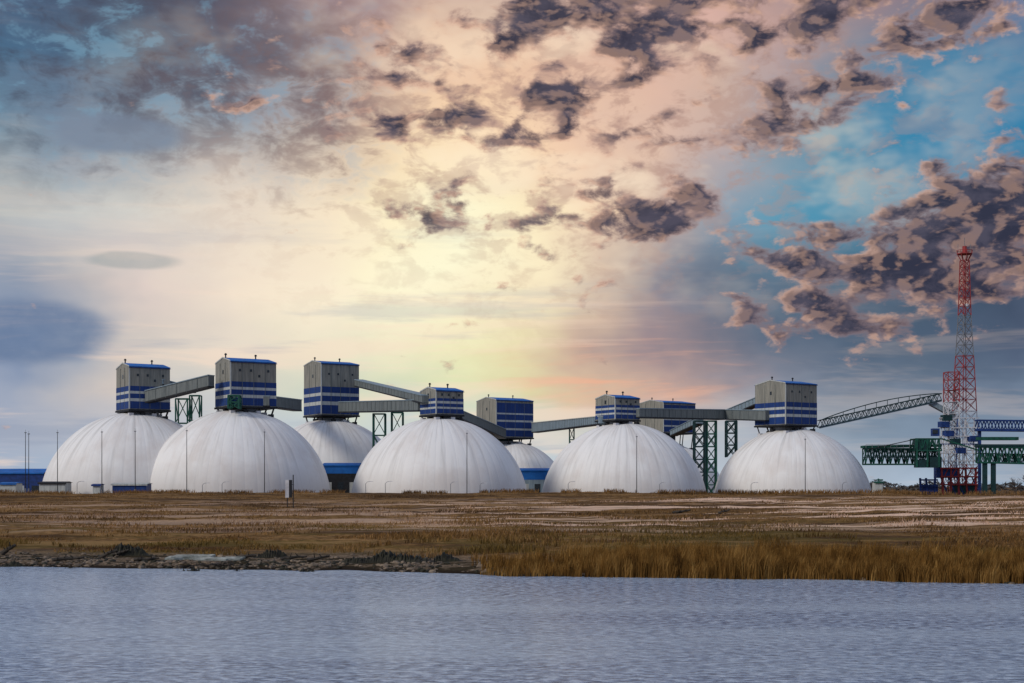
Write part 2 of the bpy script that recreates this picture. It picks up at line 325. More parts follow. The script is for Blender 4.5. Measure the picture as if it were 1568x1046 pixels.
def dome(d,cx,yt,Rm,hh):
    e=empty('storage_dome'); zt=WZ(yt,d)
    n1_,n2_=96,30; vs=[];fs=[]
    x0=WX(cx,d)
    for i_ in range(n2_):
        ph=math.pi/2*i_/n2_
        for j_ in range(n1_):
            th=2*math.pi*j_/n1_; vs.append((Rm*math.cos(ph)*math.cos(th),Rm*math.cos(ph)*math.sin(th),Rm*math.sin(ph)))
    vs.append((0,0,Rm))
    for i_ in range(n2_-1):
        for j_ in range(n1_): fs.append((i_*n1_+j_,i_*n1_+(j_+1)%n1_,(i_+1)*n1_+(j_+1)%n1_,(i_+1)*n1_+j_))
    for j_ in range(n1_): fs.append(((n2_-1)*n1_+j_,(n2_-1)*n1_+(j_+1)%n1_,n1_*n2_))
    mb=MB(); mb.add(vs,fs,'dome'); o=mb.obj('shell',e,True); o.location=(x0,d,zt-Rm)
    mb=MB(); r=Rm+.25
    for j_ in range(48):
        a0=2*math.pi*j_/48;a1=2*math.pi*(j_+1)/48
        mb.add([(x0+r*math.cos(a0),d+r*math.sin(a0),2.0),(x0+r*math.cos(a1),d+r*math.sin(a1),2.0),(x0+r*math.cos(a1),d+r*math.sin(a1),4.2),(x0+r*math.cos(a0),d+r*math.sin(a0),4.2)],[(0,1,2,3)],'concrete')
    mb.obj('foundation_ring',e)
    return headhouse(e,d,cx,yt,*hh)
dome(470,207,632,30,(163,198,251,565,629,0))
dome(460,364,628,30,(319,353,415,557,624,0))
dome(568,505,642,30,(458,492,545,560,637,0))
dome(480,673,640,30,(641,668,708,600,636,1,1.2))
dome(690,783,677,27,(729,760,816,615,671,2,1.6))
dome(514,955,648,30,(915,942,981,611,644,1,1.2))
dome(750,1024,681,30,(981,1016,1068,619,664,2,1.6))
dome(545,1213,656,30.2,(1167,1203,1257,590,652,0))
# ---------------------------------------------------------------- galleries
def gallery(pts,w=3.2,k='gal',roof='galblue',name='conveyor_gallery',ribs=True):
    mb=MB()
    for (a,b2) in zip(pts[:-1],pts[1:]):
        A0=WP(a[0],a[2],a[3]);A1=WP(a[0],a[1],a[3]);B0=WP(b2[0],b2[2],b2[3]);B1=WP(b2[0],b2[1],b2[3])
        dr=(B0-A0);dr.z=0;dr.normalize(); s=Vector((-dr.y,dr.x,0))*w
        vs=[A0,B0,B0+s,A0+s,A1,B1,B1+s,A1+s]
        mb.add(vs,[(3,2,1,0),(4,5,6,7),(0,1,5,4),(1,2,6,5),(2,3,7,6),(3,0,4,7)],k)
        off=Vector((dr.y,-dr.x,0))
        mb.prism(A1+off*.25+UP*.01,B1-A1,-off*(w+.5),UP*.3,roof)
        mb.prism(A0+off*.12-UP*.02,B0-A0,-off*(w+.24),UP*.45,'dark')
        n_=max(2,int((B0-A0).length/4))
        if ribs:
            for i_ in range(1,n_):
                t=i_/n_; p=A0.lerp(B0,t);q=A1.lerp(B1,t)
                mb.beam(p+off*.06,q+off*.06-UP*.05,.14,'gal')
    return mb.obj(name)
gallery([(222,599,617,462),(319,575,593,452)])
gallery([(249,582,590,466),(300,594,602,480)],k='galblue')
gallery([(412,607,623,456),(462,613,630,555)])
gallery([(543,582,592,560),(646,606,618,476)],roof='galblue')
gallery([(518,616,632,556),(640,613,630,482)])
gallery([(706,629,642,478),(775,658,672,660)])
gallery([(814,648,663,684),(918,638,650,512)],k='galblue',roof='clad2')
gallery([(979,626,640,510),(1110,628,643,560),(1172,629,645,540)])
gallery([(1110,629,640,600),(1170,604,614,556)],k='galblue')
gallery([(1026,660,668,640),(1066,640,650,600)],k='galblue')
# ---------------------------------------------------------------- lattice helpers
def lattice(mb,cx,cy,zs,ws,colfn,th=.3,rot=0.0,hz=True):
    cs=[(math.cos(rot+math.pi/4+i*math.pi/2)*1.414,math.sin(rot+math.pi/4+i*math.pi/2)*1.414) for i in range(4)]
    for i_ in range(len(zs)-1):
        k=colfn(zs[i_])
        for a in range(4):
            b2=(a+1)%4
            P=lambda q,j:Vector((cx+cs[q][0]*ws[j],cy+cs[q][1]*ws[j],zs[j]))
            mb.beam(P(a,i_),P(a,i_+1),th*1.25,k)
            mb.beam(P(a,i_),P(b2,i_+1),th*.7,k); mb.beam(P(b2,i_),P(a,i_+1),th*.7,k)
            if hz: mb.beam(P(a,i_+1),P(b2,i_+1),th*.8,k)
def support(px1,px2,yt,yb,d,k='green',name='support_trestle',n=4,th=.45,dep=None):
    mb=MB(); z1=WZ(yt,d); z0=WZ(yb,d); w=(px2-px1)*d/F; cx=WX((px1+px2)/2,d); dep=dep or w
    for i_ in range(n):
        za=z0+(z1-z0)*i_/n; zb=z0+(z1-z0)*(i_+1)/n
        cn_=[(-w/2,-dep/2),(w/2,-dep/2),(w/2,dep/2),(-w/2,dep/2)]
        for a in range(4):
            p=cn_[a];q=cn_[(a+1)%4]
            mb.beam((cx+p[0],d+p[1],za),(cx+p[0],d+p[1],zb),th,k)
            mb.beam((cx+p[0],d+p[1],zb),(cx+q[0],d+q[1],zb),th*.8,k)
            mb.beam((cx+p[0],d+p[1],za),(cx+q[0],d+q[1],zb),th*.6,k)
            if i_%2==0: mb.beam((cx+q[0],d+q[1],za),(cx+p[0],d+p[1],zb),th*.6,k)
    return mb.obj(name)
support(271,289,611,760,500,'green'); support(292,307,606,760,500,'green')
support(572,590,634,765,530,'green'); support(600,617,632,765,530,'green')
support(1063,1079,645,762,560,'teal',n=6,th=.6); support(1082,1096,645,762,560,'green',n=6,th=.55); support(1112,1127,645,700,575,'teal',n=3,th=.6)
support(351,367,606,626,448,'green',n=2,th=.5,name='maintenance_platform')
support(872,879,655,765,600,'green',n=6)
def box_truss(mb,A,B,w,h,k,n,th=.35,roof=None):
    A=Vector(A);B=Vector(B); dr=B-A; f=Vector((dr.x,dr.y,0)).normalized(); s=Vector((-f.y,f.x,0))*w; u=UP*h
    for off in (Vector((0,0,0)),s):
        mb.beam(A+off,B+off,th,k); mb.beam(A+off+u,B+off+u,th,k)
        for i_ in range(n):
            p=A+dr*(i_/n)+off;q=A+dr*((i_+1)/n)+off; mid=(p+q)/2
            mb.beam(p,mid+u,th*.7,k); mb.beam(mid+u,q,th*.7,k)
            if n<14: mb.beam(p,p+u,th*.7,k)
    for i_ in range(n+1):
        p=A+dr*(i_/n); mb.beam(p,p+s,th*.7,k); mb.beam(p+u,p+s+u,th*.7,k)
    if roof:
        mb.prism(A+u+UP*(.25),dr,s,UP*.35,roof); 
mb=MB(); A=WP(1257,654,545);B=WP(1442,613,556)
box_truss(mb,A,B,3.0,2.6,'teal',22,.3); mb.prism(A-UP*.5,(B-A),Vector((0,3,0)),UP*.9,'galblue')
prev=None
for i_ in range(23):
    t=i_/22; p=A.lerp(B,t)+UP*(2.6+2.2*math.sin(math.pi*t)**.8)
    if prev is not None: mb.beam(prev,p,.35,'teal')
    if i_%2==0: mb.beam(A.lerp(B,t)+UP*2.6,p,.2,'teal')
    prev=p
A=WP(1425,620,556);B=WP(1462,640,556); mb.prism(A,B-A,Vector((0,3,0)),UP*2.2,'galblue')
mb.obj('inclined_conveyor')
# ---------------------------------------------------------------- radio mast
D=560; k_=D/F; mb=MB(); cx=WX(1477,D)
ypts=[760,735,712,690,668,648,630,612,596,580,562,545,528,512,497,483,469,456,443,431,420,409,399]
def hw(y_): return np.interp(y_,[399,490,560,640,760],[5.0,7.2,10.5,13.5,16.5])*k_*.96
def col(z):
    y_=HY-(z-CAMZ)/k_
    for a_,c_ in ((725,'red'),(640,'white'),(560,'red'),(487,'galv'),(398,'red')):
        if y_>a_: return c_
    return 'red'
zs=[WZ(y_,D) for y_ in ypts]; ws=[hw(y_) for y_ in ypts]
lattice(mb,cx,D,zs,ws,col,.23,0.35)
zt=WZ(399,D)
for a in range(8):
    t=a*math.pi/4; ca,sa=math.cos(t),math.sin(t); t2=t+math.pi/4
    mb.beam((cx+ca*1.4,D+sa*1.4,zt),(cx+ca*2.9,D+sa*2.9,zt+2.6),.25,'red')
    mb.beam((cx+ca*2.9,D+sa*2.9,zt+2.6),(cx+math.cos(t2)*2.9,D+math.sin(t2)*2.9,zt+2.6),.3,'red')
    mb.beam((cx+ca*3.1,D+sa*3.1,zt+3.9),(cx+math.cos(t2)*3.1,D+math.sin(t2)*3.1,zt+3.9),.18,'red')
    mb.beam((cx+ca*2.9,D+sa*2.9,zt+2.6),(cx+ca*3.1,D+sa*3.1,zt+3.9),.16,'red')
mb.cyl((cx,D,zt+2.4),(cx,D,zt+2.7),2.8,'red',12)
mb.cyl((cx,D,zt+2.7),(cx,D,zt+5.6),.9,'red',8); mb.cyl((cx,D,zt+5.6),(cx,D,zt+9),.1,'galv',6)
for q in (-2.6,2.4): mb.cyl((cx+q,D,zt+2.7),(cx+q,D,zt+6.5),.09,'galv',6)
mb.cyl((cx+.3,D-1.2,WZ(470,D)),(cx+.3,D-1.2,WZ(466,D)),.8,'white',10)
mb.obj('lattice_mast')
mb=MB(); D2=552; cx2=WX(1457,D2)
lattice(mb,cx2,D2,[WZ(y_,D2) for y_ in (760,742,724,706,688,670,652,634,616,598,582,570)],[9*D2/F]*12,lambda z:('red' if z<WZ(728,D2) or z>WZ(632,D2) else 'white'),.24,0.1)
for i_,y_ in enumerate((724,706,688,670,652,634,616,598)):
    z=WZ(y_,D2); mb.box((cx2,D2,z),(4.4,4.4,.15),'galv',.1)
    s_=1 if i_%2 else -1; mb.beam((cx2-1.8*s_,D2-1.5,z),(cx2+1.8*s_,D2-1.5,z+4.4),.7,'galv',.2)
mb.obj('stair_tower')
# ---------------------------------------------------------------- ship loader
mb=MB(); D=535
box_truss(mb,WP(1325,711,D),WP(1440,711,D),4,WZ(687,D)-WZ(711,D),'green',9,.55)
box_truss(mb,WP(1325,700,D-1),WP(1440,700,D-1),4,WZ(687,D)-WZ(700,D),'teal',18,.3)
A=WP(1322,686,D); mb.prism(A-Vector((0,.5,0)),WP(1442,684,D)-A,Vector((0,5,0)),UP*.9,'green')
mb.prism(WP(1324,712,D),WP(1440,712,D)-WP(1324,712,D),Vector((0,4,0)),UP*.5,'green')
for a_,b2,c_,e_ in ((1402,1420,690,672),(1424,1442,716,700),(1404,1420,716,704)):
    p=WP(a_,c_,D-3); mb.prism(p,Vector(((b2-a_)*D/F,0,0)),Vector((0,4,0)),UP*((c_-e_)*D/F),'teal')
box_truss(mb,WP(1402,690,D-3),WP(1442,690,D-3),7,4.4,'green',4,.5)
for px_ in (1404,1420,1438): mb.beam(WP(px_,715,D-3),WP(px_,672,D-3),.6,'green')
mb.beam(WP(1442,672,D-2),WP(1500,690,D-2),.5,'green'); mb.beam(WP(1405,672,D-2),WP(1330,688,D-2),.3,'dark')
for i_ in range(9): mb.beam(WP(1326+i_*9.5,686,D-1),WP(1326+i_*9.5,681,D-1),.14,'galv')
mb.beam(WP(1326,681,D-1),WP(1402,681,D-1),.14,'galv')
mb.box(WP(1432,662,D-2),(2.6,2.6,2.8),'steelblue'); mb.box(WP(1432,661,D-3.4),(2.0,.1,1.4),'glass')
mb.obj('ship_loader_boom')
mb=MB(); D=545
for px_,k in ((1410,'steelblue'),(1420,'steelblue'),(1431,'steelblue'),(1444,'red'),(1456,'red'),(1468,'red'),(1481,'red'),(1494,'red')):
    mb.beam(WP(px_,760,D),WP(px_+random.uniform(-3,3),716 if k=='red' else 732,D),.7,k)
for y_ in (735,744,752): mb.beam(WP(1408,y_,D-.5),WP(1436,y_,D-.5),.6,'steelblue')
for y_ in (717,730,742): mb.beam(WP(1440,y_,D-.5),WP(1497,y_,D-.5),.55,'red')
for a_ in range(1440,1490,12):
    mb.beam(WP(a_,742,D),WP(a_+12,717,D),.4,'red'); mb.beam(WP(a_+12,758,D),WP(a_,730,D),.4,'steelblue')
mb.box(WP(1448,724,D+2),(8,4,4),'steelblue'); mb.box(WP(1422,750,D+2),(6,4,4),'steelblue'); mb.box(WP(1475,748,D+2),(9,4,4),'teal')
for x_,y_ in ((1445,650),(1452,664),(1449,640),(1462,676),(1470,690),(1490,672)): mb.box(WP(x_,y_,D),(3.4,3,2.2),random.choice(['steelblue','teal','white']),.2)
for x_ in (1440,1452,1464,1476,1490): 
    mb.beam(WP(x_,716,D),WP(x_+2,640,D),.35,random.choice(['white','steelblue','white']))
for y_ in (640,655,668,680,694,706): mb.beam(WP(1438,y_,D-.4),WP(1500,y_,D-.4),.35,random.choice(['white','steelblue']))
for a_ in range(1438,1490,13):
    for y_ in (640,668,694): mb.beam(WP(a_,y_,D),WP(a_+13,y_+26,D),.3,'white')
mb.obj('loader_portal')
mb=MB(); D=530
box_truss(mb,WP(1500,708,D),WP(1680,712,D),4,WZ(684,D)-WZ(708,D),'green',12,.6)
box_truss(mb,WP(1500,708,D+5),WP(1680,712,D+5),3,WZ(694,D)-WZ(708,D),'teal',26,.35)
mb.prism(WP(1498,684,D)-Vector((0,.5,0)),WP(1682,684,D)-WP(1498,684,D),Vector((0,5,0)),UP*.9,'teal')
mb.prism(WP(1498,674,D),WP(1560,674,D)-WP(1498,674,D),Vector((0,3,0)),UP*1.2,'green')
for px_ in (1508,1521,1600,1613): mb.beam(WP(px_,762,D+1),WP(px_,708,D+1),1.5,'teal'); mb.beam(WP(px_,762,D+4),WP(px_,708,D+4),1.3,'teal')
mb.obj('conveyor_bridge')
mb=MB()
box_truss(mb,WP(1496,659,D+12),WP(1680,661,D+12),3.5,WZ(642,D)-WZ(658,D),'steelblue',18,.5)
mb.prism(WP(1496,660,D+12),WP(1682,662,D+12)-WP(1496,660,D+12),Vector((0,3.5,0)),UP*.9,'steelblue')
for px_ in (1500,1640): mb.beam(WP(px_,762,D+14),WP(px_,660,D+14),1.0,'steelblue')
mb.obj('conveyor_bridge')
# ---------------------------------------------------------------- low buildings
def shed(name,x1,x2,yt,yb,d,dep,wall,roof,doors=3,band=None):
    mb=MB(); X1,X2=WX(x1,d),WX(x2,d); z0=2.5; z1=WZ(yt,d); w=X2-X1
    mb.prism((X1,d,z0),(w,0,0),(0,dep,0),(0,0,z1-z0),wall)
    ri=dep*.06
    mb.add([(X1-.4,d-.4,z1),(X2+.4,d-.4,z1),(X2+.4,d+dep/2,z1+ri),(X1-.4,d+dep/2,z1+ri),(X1-.4,d+dep+.4,z1),(X2+.4,d+dep+.4,z1),(X1-.4,d-.4,z1-.5),(X2+.4,d-.4,z1-.5)],[(0,1,2,3),(3,2,5,4),(6,7,1,0),(0,3,4),(1,5,2)],roof)
    if band: mb.prism((X1-.05,d-.08,z1-.5-band),(w+.1,0,0),(0,.07,0),(0,0,band),'roofblue')
    for i_ in range(doors):
        c=X1+w*(i_+.5)/doors; mb.prism((c-w/doors*.25,d-.06,z0+.4),(w/doors*.5,0,0),(0,.05,0),(0,0,(z1-z0)*.5),'glass' if i_%2 else 'clad2')
    return mb.obj(name)
shed('warehouse',-260,66,724,760,560,30,'steelblue','roofblue',14)
shed('warehouse',494,549,712,765,512,14,'dark','roofblue',3,2.6)
shed('warehouse',796,850,720,765,600,16,'galblue','roofblue',3,3.5)
shed('site_office',60,100,739,760,432,6,'clad2','dark',3)
shed('site_office',172,224,741,760,424,6,'blue','clad2',4)
shed('site_office',0,24,740,760,440,6,'clad2','roofblue',2)
shed('site_office',142,153,742,760,424,4,'clad2','steelblue',1)
shed('transformer_kiosk',1340,1352,738,760,500,4,'clad2','green',1)
mb=MB()
for x_,yt_ in ((1345,733),(1350,737)): mb.beam(WP(x_,758,520),WP(x_,yt_,520),.4,'green')
mb.beam(WP(1342,735,520),WP(1352,735,520),.5,'green'); mb.obj('pipe_frame')
# ---------------------------------------------------------------- light poles
def pole(px_,yt_,yb_,d,r=.13):
    mb=MB(); x_=WX(px_,d); z1=WZ(yt_,d); z0=min(H1(x_,d),WZ(yb_,d))-.3
    mb.cyl((x_,d,z0),(x_,d,z1),r,'dark',8,r*.6); mb.box((x_,d,z1-.1),(.5,.5,.25),'galv'); mb.cyl((x_,d,z1),(x_,d,z1+.8),.04,'galv',5); mb.cyl((x_,d,z0),(x_,d,z0+1.6),r*2,'galv',8)
    mb.obj('lightning_pole')
for px_,yt_ in ((39,662),(44,664),(88,662),(156,661),(207,660),(286,659),(405,661),(715,663),(975,668),(1233,672)): pole(px_,yt_,752,422)
def lamp(px_,yt_,d):
    mb=MB(); x_=WX(px_,d); z1=WZ(yt_,d); z0=H1(x_,d)-.3
    mb.cyl((x_,d,z0),(x_,d,z1-.6),.08,'galv',6); mb.cyl((x_,d,z1-.6),(x_+.5,d,z1-.1),.06,'galv',6); mb.cyl((x_+.5,d,z1-.1),(x_+1.3,d,z1),.06,'galv',6); mb.box((x_+1.6,d,z1),(.9,.3,.16),'white'); mb.obj('street_lamp')
for px_ in (118,310,340,560,590,690,735,870,1010,1150,1290): lamp(px_,738+random.uniform(-1,2),415)
# ---------------------------------------------------------------- sign on the bank
mb=MB(); d=280; z0=H1(WX(445,d),d)
mb.beam((WX(449,d),d,z0-.5),(WX(449,d),d,WZ(727,d)),.18,'dark'); mb.beam((WX(440,d),d,z0-.5),(WX(440,d),d,WZ(740,d)),.16,'dark')
mb.prism((WX(437,d),d-.16,WZ(762,d)),((WX(442.5,d)-WX(437,d)),0,0),(0,.07,0),(0,0,WZ(735,d)-WZ(762,d)),'white')
mb.prism((WX(442.7,d),d-.16,WZ(762,d)),((WX(447.5,d)-WX(442.7,d)),0,0),(0,.07,0),(0,0,WZ(735,d)-WZ(762,d)),'dark')
mb.beam((WX(438,d),d-.05,WZ(742,d)),(WX(450,d),d-.05,WZ(742,d)),.12,'dark'); mb.beam((WX(438,d),d-.05,WZ(756,d)),(WX(450,d),d-.05,WZ(756,d)),.12,'dark')
mb.obj('navigation_sign')
# ---------------------------------------------------------------- shore rocks, slabs, driftwood
ico_v=[];ph=(1+5**.5)/2
for a,b2 in ((-1,ph),(1,ph),(-1,-ph),(1,-ph)): ico_v.append((a,b2,0))
for a,b2 in ((-1,ph),(1,ph),(-1,-ph),(1,-ph)): ico_v.append((0,a,b2))
for a,b2 in ((ph,-1),(ph,1),(-ph,-1),(-ph,1)): ico_v.append((a,0,b2))
ico_f=[(0,11,5),(0,5,1),(0,1,7),(0,7,10),(0,10,11),(1,5,9),(5,11,4),(11,10,2),(10,7,6),(7,1,8),(3,9,4),(3,4,2),(3,2,6),(3,6,8),(3,8,9),(4,9,5),(2,4,11),(6,2,10),(8,6,7),(9,8,1)]
def rocks(name,lst,mats):
    mb=MB()
    for x_,y_,r_ in lst:
        z_=H1(x_,y_); a=random.uniform(0,6.3); sx,sy,sz=random.uniform(.8,1.5),random.uniform(.7,1.1),random.uniform(.35,.75)
        vs=[]
        for v in ico_v:
            j_=random.uniform(.75,1.15)*r_/1.9; X_,Y_=v[0]*sx*j_,v[1]*sy*j_
            vs.append((x_+X_*math.cos(a)-Y_*math.sin(a),y_+X_*math.sin(a)+Y_*math.cos(a),z_+v[2]*sz*j_+r_*.1))
        mb.add(vs,ico_f,random.choice(mats))
    return mb.obj(name)
lst=[]
for _ in range(2400):
    x_=random.uniform(-62,2)
    if float(vn(np.array([x_/5]),np.array([2.2]),71)[0])<-.18 and random.random()<.8: continue
    s_=abs(random.gauss(0,5.5)); lst.append((x_,float(shore(np.array([x_]))[0])+s_,random.choice([.08,.1,.14,.2,.3])*random.uniform(.7,1.4)))
for _ in range(420):
    x_=random.uniform(2,60); lst.append((x_,float(shore(np.array([x_]))[0])+random.uniform(-1.6,.8),random.uniform(.12,.42)))
rocks('shore_rocks',lst,['rock','rock','mud'])
def mound(px1,px2,py,kk,hgt,wid,off=None):
    mb=MB(); d=(CAMZ-.5)*F/(py-HY); n_=max(40,int((px2-px1)*.6)); m_=8; vs=[];fs=[]
    seed=px1
    for i_ in range(n_+1):
        t=i_/n_; x_=WX(px1+(px2-px1)*t,d)
        env=math.sin(math.pi*min(max(t,0.0),1))**.5
        hz=hgt*env*(.75+1.5*float(vn(np.array([x_/1.6]),np.array([seed*1.3]),61)[0])+random.uniform(-.2,.2))
        yc=(d if off is None else float(shore(np.array([x_]))[0])+off)+1.2*float(vn(np.array([x_/4]),np.array([seed*1.1]),62)[0])
        for j_ in range(m_+1):
            u=j_/m_; y_=yc+(u-.5)*wid*env; z_=H1(x_,y_)-.08+hz*math.sin(math.pi*u)**.7*random.uniform(.7,1.15)
            vs.append((x_,y_,z_))
    for i_ in range(n_):
        for j_ in range(m_):
            a=i_*(m_+1)+j_; fs.append((a,a+m_+1,a+m_+2,a+1))
    mb.add(vs,fs,kk); return mb.obj('seaweed_bank')
mound(520,716,861,'mud',1.0,2.4); mound(225,392,866,'mud',.8,2.0)
mound(150,240,853,'mud',1.0,1.8); mound(60,135,862,'mud',.5,1.4); mound(385,510,867,'mud',.7,1.6)
mound(380,440,855,'mud',.7,1.4); mound(-30,40,860,'mud',.6,1.3)
mound(720,1580,885,'mud',.35,1.6,-.3)
mb=MB()
d=(CAMZ-.9)*F/(857-HY)
for a_,b2,y_ in ((252,300,857),(296,346,858),(338,368,858),(262,322,855)):
    p=WP(a_,y_,d+random.uniform(-.8,.8));q=WP(b2,y_+random.uniform(-1,1),d+random.uniform(-.8,.8)); mb.prism(p,q-p,Vector((.3,1.0,.16)),UP*.16,'concrete')
mb.obj('broken_concrete_slabs')
def log(px_,py_,len_,rise,r):
    d=130
    for _ in range(40): d=.5*d+.5*(CAMZ-H1(WX(px_,d),d))*F/(py_-HY)
    x_=WX(px_,d); p=Vector((x_,d,H1(x_,d)+.12)); q=Vector((x_+len_,d+len_*.25,H1(x_+len_,d+len_*.25)+.12+rise))
    mb=MB(); n_=6; pts=[p.lerp(q,i_/n_)+Vector((0,random.uniform(-.1,.1),random.uniform(-.05,.08))) for i_ in range(n_+1)]
    for i_ in range(n_): mb.cyl(pts[i_],pts[i_+1],r*(1-.5*i_/n_),'wood',8,r*(1-.5*(i_+1)/n_))
    for i_ in (2,4): mb.cyl(pts[i_],pts[i_]+Vector((random.uniform(-.5,.5),-.3,random.uniform(.3,.7))),r*.4,'wood',6,r*.12)
    mb.obj('driftwood_log')
for a_,b2,l_,ri_,r in ((152,856,1.8,.8,.24),(2,850,1.4,.9,.3),(352,858,2.6,.3,.24),(172,852,1.6,.5,.2),(430,858,2.6,.2,.2),(80,860,3,.2,.22),(470,860,2.2,.4,.2),(205,860,2.4,.2,.2),(1030,784,3.2,.3,.28),(1100,788,2,.6,.25)): log(a_,b2,l_,ri_,r)
# ---------------------------------------------------------------- trees
def bare_tree(x_,y_,h_):
    mb=MB(); 
    def br(p,dr,l,r,lev):
        q=p+dr*l; mb.cyl(p,q,r,'bark',5,r*.65)
        if lev==0: return
        for _ in range(random.choice([3,3,4])):
            nd=(dr+Vector((random.uniform(-.8,.8),random.uniform(-.8,.8),random.uniform(-.1,.6)))).normalized()
            br(p.lerp(q,random.uniform(.5,1)),nd,l*random.uniform(.6,.8),r*.6,lev-1)
    z_=H1(x_,y_)-.2
    br(Vector((x_,y_,z_)),Vector((random.uniform(-.1,.1),0,1)).normalized(),h_*.33,h_*.022,4)
    mb.obj('bare_tree')
for px_,d_,h_ in ((1556,470,10),(1574,480,12),(1566,475,7),(1543,500,5)): bare_tree(WX(px_,d_),d_,h_)
nT=26000; ang=rng.uniform(-1.2,1.2,nT); rad=rng.uniform(1500,1900,nT); x=np.sin(ang)*rad; y=np.cos(ang)*rad
hmax=7*(1+.9*vn(ang*60,ang*0,51)+.8*vn(ang*200,ang*0,52)); z=3+rng.uniform(0,1,nT)**.8*np.clip(hmax,3,20)
P=np.zeros((nT,3,3)); 
for k in range(3): P[:,k,0]=x+rng.normal(0,2.4,nT);P[:,k,1]=y+rng.normal(0,2,nT);P[:,k,2]=z+rng.normal(0,1.2,nT)
npmesh('distant_tree_line',P.reshape(-1,3),np.arange(nT*3),np.full(nT,3),M['distree'],False)
# ---------------------------------------------------------------- world
w=bpy.data.worlds.new('World'); scene.world=w; w.use_nodes=True; nt=w.node_tree; nt.nodes.clear(); N=nt.nodes.new; L=nt.links.new
sunv=Vector((-.75,-.52,.60)).normalized()
sky=N('ShaderNodeTexSky'); sky.sky_type='NISHITA'; sky.sun_disc=False; sky.sun_elevation=math.asin(sunv.z); sky.sun_rotation=math.atan2(sunv.x,sunv.y)
tc=N('ShaderNodeTexCoord'); DIR=tc.outputs['Generated']
def link(v,s):
    if isinstance(v,(int,float)): s.default_value=v
    elif isinstance(v,tuple): s.default_value=v
    else: L(v,s)
def math_(op,a,b2=0.0,c=0.0,clamp=False):
    n_=N('ShaderNodeMath'); n_.operation=op; n_.use_clamp=clamp; link(a,n_.inputs[0]); link(b2,n_.inputs[1]); link(c,n_.inputs[2]); return n_.outputs[0]
def vm(op,a,b2=None,c=None,sc=None):
    n_=N('ShaderNodeVectorMath'); n_.operation=op; link(a,n_.inputs[0])
    if b2 is not None: link(b2,n_.inputs[1])
    if c is not None: link(c,n_.inputs[2])
    if sc is not None: n_.inputs['Scale'].default_value=sc
    return n_.outputs['Value'] if op in('LENGTH','DOT_PRODUCT') else n_.outputs['Vector']
def rng_(v,a,b2,c=0.0,d=1.0,t='SMOOTHSTEP'):
    r=N('ShaderNodeMapRange'); r.interpolation_type=t; r.inputs['From Min'].default_value=a; r.inputs['From Max'].default_value=b2; r.inputs['To Min'].default_value=c; r.inputs['To Max'].default_value=d; L(v,r.inputs['Value']); return r.outputs['Result']
def mixc(f,a,b2,mode='MIX'):
    r=N('ShaderNodeMix'); r.data_type='RGBA'; r.blend_type=mode; r.clamp_factor=True; link(f,r.inputs['Factor']); link(a,r.inputs[6]); link(b2,r.inputs[7]); return r.outputs[2]
def mixf(f,a,b2):
    r=N('ShaderNodeMix'); r.data_type='FLOAT'; link(f,r.inputs[0]); link(a,r.inputs[2]); link(b2,r.inputs[3]); return r.outputs[0]
def noise(vec,scale,det=6,ro=.55,col=False,dist=0.0):
    n_=N('ShaderNodeTexNoise'); L(vec,n_.inputs['Vector']); n_.inputs['Scale'].default_value=scale; n_.inputs['Detail'].default_value=det; n_.inputs['Roughness'].default_value=ro; n_.inputs['Distortion'].default_value=dist
    return n_.outputs['Color'] if col else n_.outputs['Fac']
sp=N('ShaderNodeSeparateXYZ'); L(DIR,sp.inputs[0])
az=math_('ARCTAN2',sp.outputs[0],sp.outputs[1])
hxy=math_('MAXIMUM',math_('SQRT',math_('MULTIPLY_ADD',sp.outputs[0],sp.outputs[0],math_('MULTIPLY',sp.outputs[1],sp.outputs[1]))),.02)
tt=math_('DIVIDE',sp.outputs[2],hxy)
cb=N('ShaderNodeCombineXYZ'); L(az,cb.inputs[0]); L(tt,cb.inputs[1]); UV=cb.outputs[0]
CV=vm('MULTIPLY',DIR,(1,1,1.8))
WC=noise(CV,7,4,.6,True)
def warp(amp): return vm('ADD',UV,vm('MULTIPLY_ADD',WC,(amp,amp*.6,0),(-.5*amp,-.3*amp,0)))
UVs=warp(.13); UVh=warp(.022)
def c2(px_,py_):
    X_=(px_-784)/F; Z_=(HY-py_)/F; return math.atan(X_),Z_/math.sqrt(1+X_*X_)
def blob(uv,px_,py_,rx,ry,st=1.0,soft=1.0,inner=0.0):
    a_,t_=c2(px_,py_); vv=vm('MULTIPLY_ADD',uv,(F/rx,F/ry,0),(-a_*F/rx,-t_*F/ry,0))
    return rng_(vm('LENGTH',vv),inner,1.0+soft,st,0.0)
def ramp_node(fac,pos,cols,interp='LINEAR'):
    r=N('ShaderNodeValToRGB'); r.color_ramp.interpolation=interp; e=r.color_ramp.elements
    e[0].position=pos[0]; e[1].position=pos[-1]
    for p in pos[1:-1]: e.new(p)
    for k in range(len(pos)): e[k].color=cols[k]
    L(fac,r.inputs[0]); return r
sp1=N('ShaderNodeSeparateXYZ'); L(UVs,sp1.inputs[0]); A0_,A1_=-.62,.62
fa=rng_(sp1.outputs[0],A0_,A1_,0,1,'LINEAR')
cols=[0,100,200,350,500,600,700,800,900,1000,1100,1200,1300,1400,1568]
